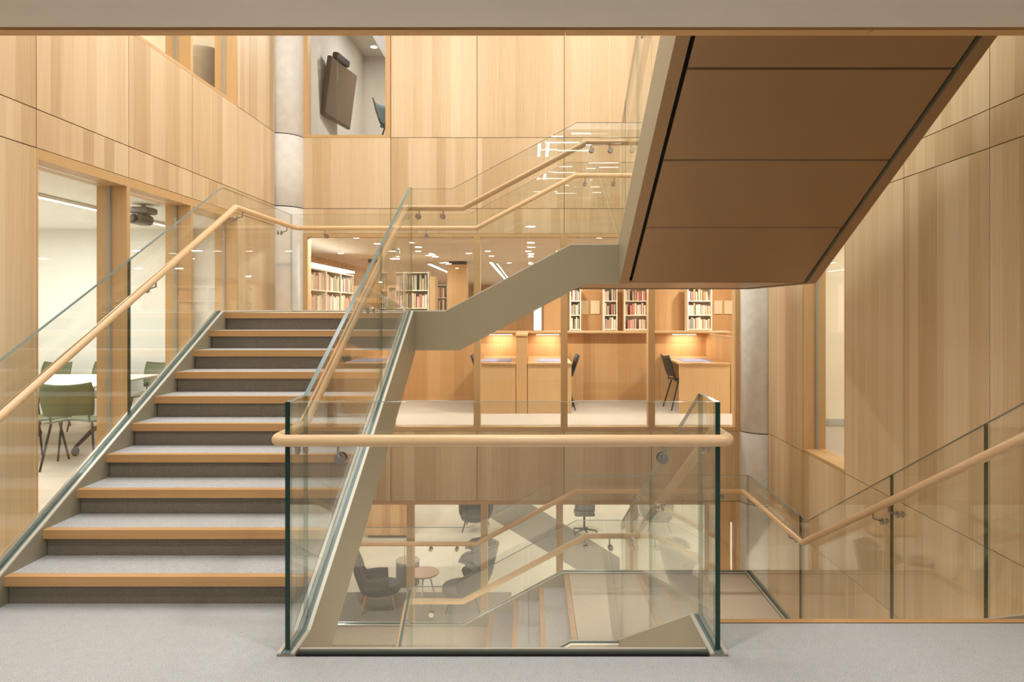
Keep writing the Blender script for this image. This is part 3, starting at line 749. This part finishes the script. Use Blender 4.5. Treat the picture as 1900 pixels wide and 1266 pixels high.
shell_chair('desk_chair', 'black chair seen edge-on beside the first study desk', 'chair', (-.58, 10.5, 0), R(-90), BLACK, BLACK, group='study chairs')
shell_chair('desk_chair', 'black chair seen edge-on beside the second study desk', 'chair', (.40, 10.5, 0), R(90), BLACK, BLACK, group='study chairs')
shell_chair('desk_chair', 'black chair pulled to the solitary study desk', 'chair', (2.36, 10.5, 0), R(-85), BLACK, BLACK, group='study chairs')
# ceiling lights of the library
dl0 = None
for (px, py) in [(585,482),(632,470),(720,474),(737,476),(776,466),(795,474),(820,488),(770,437),(840,436),(905,466),(912,475),(980,466),(1037,466),(945,488),(976,437),(1058,434),(1112,441),(660,441),(700,452),(1140,470),(870,470)]:
    Y = (2.655-H)*F/(VY-py); X = (px-VX)*Y/F
    if dl0 is None:
        dl0 = thing('downlight', 'round recessed downlight in the library ceiling', 'downlight', (X, Y, 2.66), 'library downlights')
        MB().lathe([(.085, -.001), (.085, -.006), (.06, -.008)], (0,0,0), 20).build('trim_ring', WHITE, dl0, (0,0,0)).location = (0,0,0)
        MB().lathe([(.057, -.0095), (.057, -.004)], (0,0,0), 20).build('diffuser', LITED, dl0, (0,0,0)).location = (0,0,0)
    else: dup(dl0, (X, Y, 2.66))
def linear(name, label, x0, x1, y0, y1, z, mat=None, group=None):
    o = thing(name, label, 'light', ((x0+x1)/2, (y0+y1)/2, z), group)
    MB().box(x0, x1, y0, y1, z-.03, z).build('housing', WHITE, o)
    MB().box(x0+.008, x1-.008, y0+.008, y1-.008, z-.034, z-.0305).build('diffuser', mat or LITEW, o)
    return o
linear('ceiling_light', 'long ceiling light over the shelves beside the oak pillar', -2.52, -2.42, 16.6, 20.5, 2.655)
linear('ceiling_light', 'long ceiling light running away behind the short flight, one of two', -.98, -.9, 16.0, 25.0, 2.655)
linear('ceiling_light', 'slimmer ceiling light beside the long one behind the short flight', -.83, -.79, 16.4, 25.0, 2.655)
linear('ceiling_light', 'glowing ceiling line in the meeting room', -4.66, -4.60, 5.4, 9.0, 2.615)

# ------------------------------------------------------------------ meeting room
t = thing('meeting_table', 'white topped meeting table on dark castored legs', 'table', (-5.35, 7.65, 0))
MB().bbox(-6.2, -4.5, 7.0, 8.3, .715, .74, .006).build('table_top', TABLEW, t)
for x in (-5.9, -4.75):
    MB().tube([(x, 7.65, .714), (x, 7.65, .25)], .028, 10).build('leg', BLACK, t)
    MB().tube([(x, 7.12, .09), (x, 7.4, .22), (x, 7.65, .26), (x, 7.9, .22), (x, 8.18, .09)], [.018, .024, .03, .024, .018], 10).build('foot', BLACK, t)
    for y in (7.12, 8.18):
        c = MB(); c.lathe([(.04, -.018), (.045, -.01), (.045, .01), (.04, .018)], (x, y, .046), 16, 0, 'x'); c.build('castor', BLACK, t)
shell_chair('meeting_chair', 'green chair with its back to the stair, clear of the table', 'chair', (-4.47, 6.72, 0), R(18), GREEN, BLACK, group='meeting chairs')
shell_chair('meeting_chair', 'green chair half hidden by the window frame, close to the table', 'chair', (-5.0, 6.85, 0), R(-25), GREEN, BLACK, arms=True, group='meeting chairs')
shell_chair('meeting_chair', 'green chair facing the stair across the table', 'chair', (-5.55, 8.72, 0), R(180), GREEN, BLACK, group='meeting chairs')
shell_chair('meeting_chair', 'green chair across the table at its outer corner', 'chair', (-6.3, 8.72, 0), R(170), GREEN, BLACK, group='meeting chairs')
shell_chair('meeting_chair', 'green chair across the table by the second window', 'chair', (-4.85, 8.75, 0), R(185), GREEN, BLACK, group='meeting chairs')
p = thing('projector', 'grey projector hung from the meeting room ceiling', 'projector', (-4.0, 7.05, 2.5))
gp_ = plain('projector_grey', srgb(92, 90, 84), .5)
MB().bbox(-4.13, -3.93, 7.0, 7.2, 2.52, 2.585, .012).build('mount_plate', gp_, p)
MB().bbox(-4.12, -3.98, 6.96, 7.22, 2.41, 2.515, .02).build('body', gp_, p)
MB().lathe([(.03, 0), (.045, .02), (.045, .04)], (-4.05, 6.92, 2.46), 16, 0, 'y').build('lens', BLACK, p)
MB().tube([(-4.0, 7.05, 2.58), (-4.0, 7.05, 2.619)], .02, 10).build('stem', gp_, p)

# ------------------------------------------------------------------ small upper room and upper window
tv = thing('wall_screen', 'dark flat screen tilted on the wall of the small upper room', 'screen', (-2.99, 10.1, 4.7))
T = Matrix.Translation((-2.84, 10.12, 4.72)) @ Matrix.Rotation(R(-10), 4, 'Z') @ Matrix.Rotation(R(8), 4, 'Y')
MB(T).bbox(-.03, .03, -.44, .44, -.42, .42, .012).build('casing', plain('screen_casing', srgb(74, 60, 48), .4), tv)
MB(T).box(.0305, .034, -.41, .41, -.39, .39).build('display', TVB, tv)
MB(T).bbox(-.03, .06, -.3, .1, .425, .52, .012).build('camera_bar', BLACK, tv)
MB().box(-2.985, -2.9, 9.95, 10.3, 4.55, 4.9).build('bracket', BLACK, tv)
shell_chair('side_chair', 'dark teal chair just showing at the edge of the small upper room', 'chair', (-1.86, 9.65, 3.62), R(-100), TEAL, BLACK, backtop=.84)
o = thing('downlight', 'recessed downlight in the small upper room ceiling', 'downlight', (-2.35, 10.3, 6.05))
pt = at(693, 93, 11.9); o.location = (pt.x*.985, 11.75, 6.05)
MB().lathe([(.085, -.001), (.085, -.006), (.06, -.008)], (0,0,0), 20).build('trim_ring', WHITE, o, (0,0,0)).location = (0,0,0)
MB().lathe([(.057, -.0095), (.057, -.004)], (0,0,0), 20).build('diffuser', LITED, o, (0,0,0)).location = (0,0,0)

def tub_chair(label, loc, rz, mat, legm, hback=1.05, harm=.60, wing=60, rx=.36, ry=.36, name='armchair', group=None, seatz=.40, z0=.27, recl=.16, winged=False):
    """upholstered shell facing +x local; wing: half angle (deg) that keeps the full back height"""
    o = thing(name, label, 'armchair', loc, group); o.rotation_euler = (0, 0, rz); Z0 = (0, 0, 0)
    def fn(u, v):
        th = R(-118+236*u); a = abs(math.degrees(th))
        f = min(1, max(0, (a-wing)/32)); f = f*f*(3-2*f)
        top = hback-.04*(a/wing if a < wing else 1)**2-(hback-.04-harm)*f
        z = z0+(top-z0)*v
        k = .82+.18*min(1, v*2.5)
        pinch = 1-.10*math.exp(-((z-harm-.08)/.12)**2)*(1 if hback > .9 else 0)
        if winged:
            z = z0+(hback-z0)*v
            keys = [(0, 96), (.3, 112), (.42, 96), (.55, 68), (.68, 82), (.82, 104), (.93, 96), (1, 66)]
            for (va, aa), (vb, ab) in zip(keys, keys[1:]):
                if va <= v <= vb: q = (v-va)/(vb-va); am = aa+(ab-aa)*q*q*(3-2*q); break
            th = R(am)*(2*u-1); z -= .05*abs(2*u-1)**3*(v > .8)
        return (-math.cos(th)*rx*k-recl*(z-z0)*max(.15, math.cos(th)), math.sin(th)*ry*k*pinch, z)
    MB().shell(fn, 40, 26 if winged else 14, .045).build('shell', mat, o, Z0).location = Z0
    mb = MB(); n = 24; prof = []
    for (s, z) in ((.80, z0), (.86, z0+.04), (.86, seatz-.03), (.80, seatz)):
        prof.append([(math.cos(2*math.pi*i/n)*rx*s*1.08+.05, math.sin(2*math.pi*i/n)*ry*s, z) for i in range(n)])
    vs = [q for rg in prof for q in rg]; fs = [tuple(range(n-1, -1, -1)), tuple(range(3*n, 4*n))]
    for l in range(3):
        for i in range(n): fs.append((l*n+i, l*n+(i+1)%n, (l+1)*n+(i+1)%n, (l+1)*n+i))
    mb.add(vs, fs, 0); mb.build('seat_cushion', mat, o, Z0).location = Z0
    for sx, sy in ((1, 1), (1, -1), (-1, 1), (-1, -1)):
        MB().tube([(sx*.2, sy*.2, z0+.01), (sx*.29, sy*.27, .004)], [.018, .011], 8).build('leg', legm, o, Z0).location = Z0
    return o
LEGW = plain('leg_oak', srgb(196, 140, 86), .5)
BEIGE = plain('beige_upholstery', srgb(204, 186, 156), .9, noise=.03)
tub_chair('beige upholstered armchair behind the upper oak framed window', (-3.95, 7.95, 3.62), R(150), BEIGE, LEGW, .86, .72, 70)

# ------------------------------------------------------------------ lower lounge
FZ = -3.6; FC = FZ+.0115
tub_chair('charcoal high backed armchair with oak legs facing the round table', (-2.62, 11.75, FC), R(12), DGREYF, LEGW, 1.04, .56, 30, .36, .33)
tub_chair('grey wing armchair facing the round table from the other side', (-1.12, 11.7, FC), R(176), GREYF, BLACK, 1.12, .58, 84, .38, .38, recl=.24, winged=True)
tub_chair('low charcoal armchair farther into the lounge under the oak fascia', (-1.28, 15.9, FZ), R(-95), DGREYF, BLACK, .80, .62, 80, .4, .4)
def round_table(label, loc, r, h, topm, legm):
    o = thing('round_table', label, 'table', loc); Z0 = (0, 0, 0)
    MB().lathe([(r-.01, h-.03), (r, h-.02), (r, h-.006), (r-.008, h)], (0,0,0), 36).build('table_top', topm, o, Z0).location = Z0
    for a in (30, 150, 270):
        c, s_ = math.cos(R(a)), math.sin(R(a))
        MB().tube([(c*r*.35, s_*r*.35, h-.031), (c*r*.8, s_*r*.8, .004)], [.016, .011], 8).build('leg', legm, o, Z0).location = Z0
    return o
round_table('small round pinkish wood table between the two lounge armchairs', (-1.88, 12.0, FC), .27, .5, plain('table_wood', srgb(196, 156, 126), .45), TABLEW)
s_ = thing('drum_stool', 'grey drum stool behind the small round table', 'stool', (-2.3, 12.75, FZ))
MB().lathe([(.2, .004), (.215, .02), (.215, .41), (.2, .43)], (0,0,0), 32).build('body', GREYF, s_, (0,0,0)).location = (0,0,0)
MB().lathe([(.218, .432), (.222, .44), (.21, .455)], (0,0,0), 32).build('seat_pad', plain('pad_taupe', srgb(176, 156, 136), .8), s_, (0,0,0)).location = (0,0,0)
cb = thing('cabinet', 'tall oak cabinet in the lounge beside the sloping stringer', 'cabinet', (-3.2, 15.6, FZ))
MB().bbox(-3.7, -2.72, 15.3, 15.8, FZ+.06, -2.0, .006).build('body', OAKD, cb)
MB().box(-3.66, -2.76, 15.34, 15.78, FZ+.001, FZ+.0595).build('plinth', DARK, cb)
for x in (-3.69, -3.205): MB().box(x, x+.475, 15.28, 15.299, FZ+.07, -2.02).build('door', OAKD, cb)
sw = thing('swivel_chair', 'grey mesh backed swivel chair deep in the lounge', 'chair', (1.22, 15.6, FC)); Z0 = (0, 0, 0)
def bf(u, v): return ((u-.5)*.44, -.22-.06*(4*(u-.5)**2)*-1-.05*v, .55+.5*v)
MB().shell(bf, 8, 8, .02).build('backrest', GREYF, sw, Z0).location = Z0
MB().bbox(-.23, .23, -.2, .24, .43, .5, .02).build('seat', GREYF, sw, Z0).location = Z0
MB().tube([(0, 0, .43), (0, 0, .09)], .025, 10).build('column', BLACK, sw, Z0).location = Z0
for k in range(5):
    a = R(72*k); MB().tube([(0, 0, .1), (math.cos(a)*.28, math.sin(a)*.28, .055)], [.024, .014], 8).build('base_arm', BLACK, sw, Z0).location = Z0
    MB().lathe([(.024, -.012), (.026, 0), (.024, .012)], (math.cos(a)*.28, math.sin(a)*.28, .0275), 14, 0, 'x').build('castor', BLACK, sw, Z0).location = Z0
def fpt(px, py): Y = (H-FZ)*F/(py-VY); return ((px-VX)*Y/F, Y)
GPATCH = carpet('grey_floor_tone', srgb(118, 110, 100), srgb(146, 138, 128), 150)
tag(MB().prism([fpt(905,958), fpt(1085,1066), fpt(1150,1066), fpt(1150,1036), fpt(968,926), fpt(905,926)][::1], 'z', FZ+.001, FZ+.008).build('grey_band', GPATCH), 'grey band crossing the pale lounge floor at an angle', 'carpet')  # thin grey sheet laid slantwise on the pale floor
tag(MB().box(-3.6, -.35, 9.1, 12.35, FZ+.001, FZ+.009).build('patch', GPATCH), 'grey brown rug under the two lounge armchairs', 'patch')  # thin grey brown sheet laid flat beneath the armchairs
# upper hall luminaires (seen mirrored in the glass of the short flight)
lu = [(.6,-6.6),(1.6,-6.3),(2.4,-6.7),(.9,-7.3),(1.9,-7.6),(2.8,-7.4),(1.3,-8.3),(2.3,-8.5),(.5,-8.2),(.8,-9.4),(1.8,-9.7),(2.7,-9.3),(1.2,-10.8),(2.2,-11.1),(.6,-12.2),(1.5,-12.6),(2.6,-12.4),(1.0,-13.8),(2.0,-14.2)]
for q, (x, y) in enumerate(lu):
    ln = .5 if q % 4 else .3
    linear('ceiling_light', 'slim luminaire under the ceiling of the upper hall', x-ln, x+ln, y-.055, y+.055, 6.36, LITEU, 'upper hall luminaires')
for q, x in enumerate((.25, .5)):
    linear('ceiling_light', 'slim luminaire running lengthwise under the ceiling of the upper hall', x-.05, x+.05, -9.6, -7.4, 6.36, LITEU, 'upper hall lengthwise luminaires')
drop_sources()
# ------------------------------------------------------------------ lights
def area(name, loc, sx, sy, e, col=(1, .9, .76), rot=(0, 0, 0)):
    l = bpy.data.lights.new(name, 'AREA'); l.shape = 'RECTANGLE'; l.size = sx; l.size_y = sy; l.energy = e; l.color = col
    o = bpy.data.objects.new(name, l); COL.objects.link(o); o.location = loc; o.rotation_euler = rot; return o
W1 = (1, .95, .87); W2 = (1, .985, .95)
def disc(name, loc, d, e, col=W2):
    l = bpy.data.lights.new(name, 'AREA'); l.shape = 'DISK'; l.size = d; l.energy = e; l.color = col
    o = bpy.data.objects.new(name, l); COL.objects.link(o); o.location = loc; return o
area('well_ceiling_light', (-1.5, 5.2, 6.36), 2.6, 4.0, 200, W2)
area('well_ceiling_light', (1.5, 6.2, 6.36), 2.0, 3.4, 125, W2)
area('unseen_upper_fill', (0, -3, 6.36), 5, 6, 160, W2)  # unseen broad lamp, added by guesswork to reach the brightness
for x in (-2.2, 0, 2.0):
    for y, e in ((-2.6, 13), (-.1, 13), (2.35, 18)): disc('unseen_hall_lamp', (x, y, 2.74), .14, e)  # lamps out of view, places and strength guessed to match the brightness
area('meeting_room_light', (-5.6, 6.2, 2.58), 3, 4, 200, (1, .975, .92))
area('upper_room_light', (-5.6, 6.2, 6.26), 3, 4, 150, W1)
area('cream_room_light', (4.8, 7.0, 2.58), 2, 2.5, 80, W1)
area('cream_room_light', (4.8, 7.0, 6.26), 2, 2.5, 70, W1)
disc('small_room_light', (-1.6, 10.6, 6.0), .5, 65)
for x in (-2.5, .8, 4.0):
    for y, e in ((9.45, 66), (12.9, 55), (14.9, 45), (18.5, 60), (23.0, 60), (28.0, 60)): disc('library_light', (x, y, 2.63), .16, e, W1)
for x in (-3, 1, 4):
    for y in (10.6, 14.5, 18): disc('lounge_light', (x, y, -1.0), .2, 42, W2)
for x in (-.75, .5, 1.8): area('added_lower_fill', (x, 2.6, -.87), 1.0, .5, 190, W2)  # fill added beneath the slab to brighten the lower landings
for x, y in ((-.5, 10.9), (.28, 10.9), (2.55, 10.9)):
    area('desk_glow', (x, 11.3, 1.10), .38, .05, 2.2, (1, .90, .74))
w = bpy.data.worlds.new('world'); S.world = w; w.use_nodes = True
w.node_tree.nodes['Background'].inputs[0].default_value = (1, .95, .88, 1); w.node_tree.nodes['Background'].inputs[1].default_value = .15
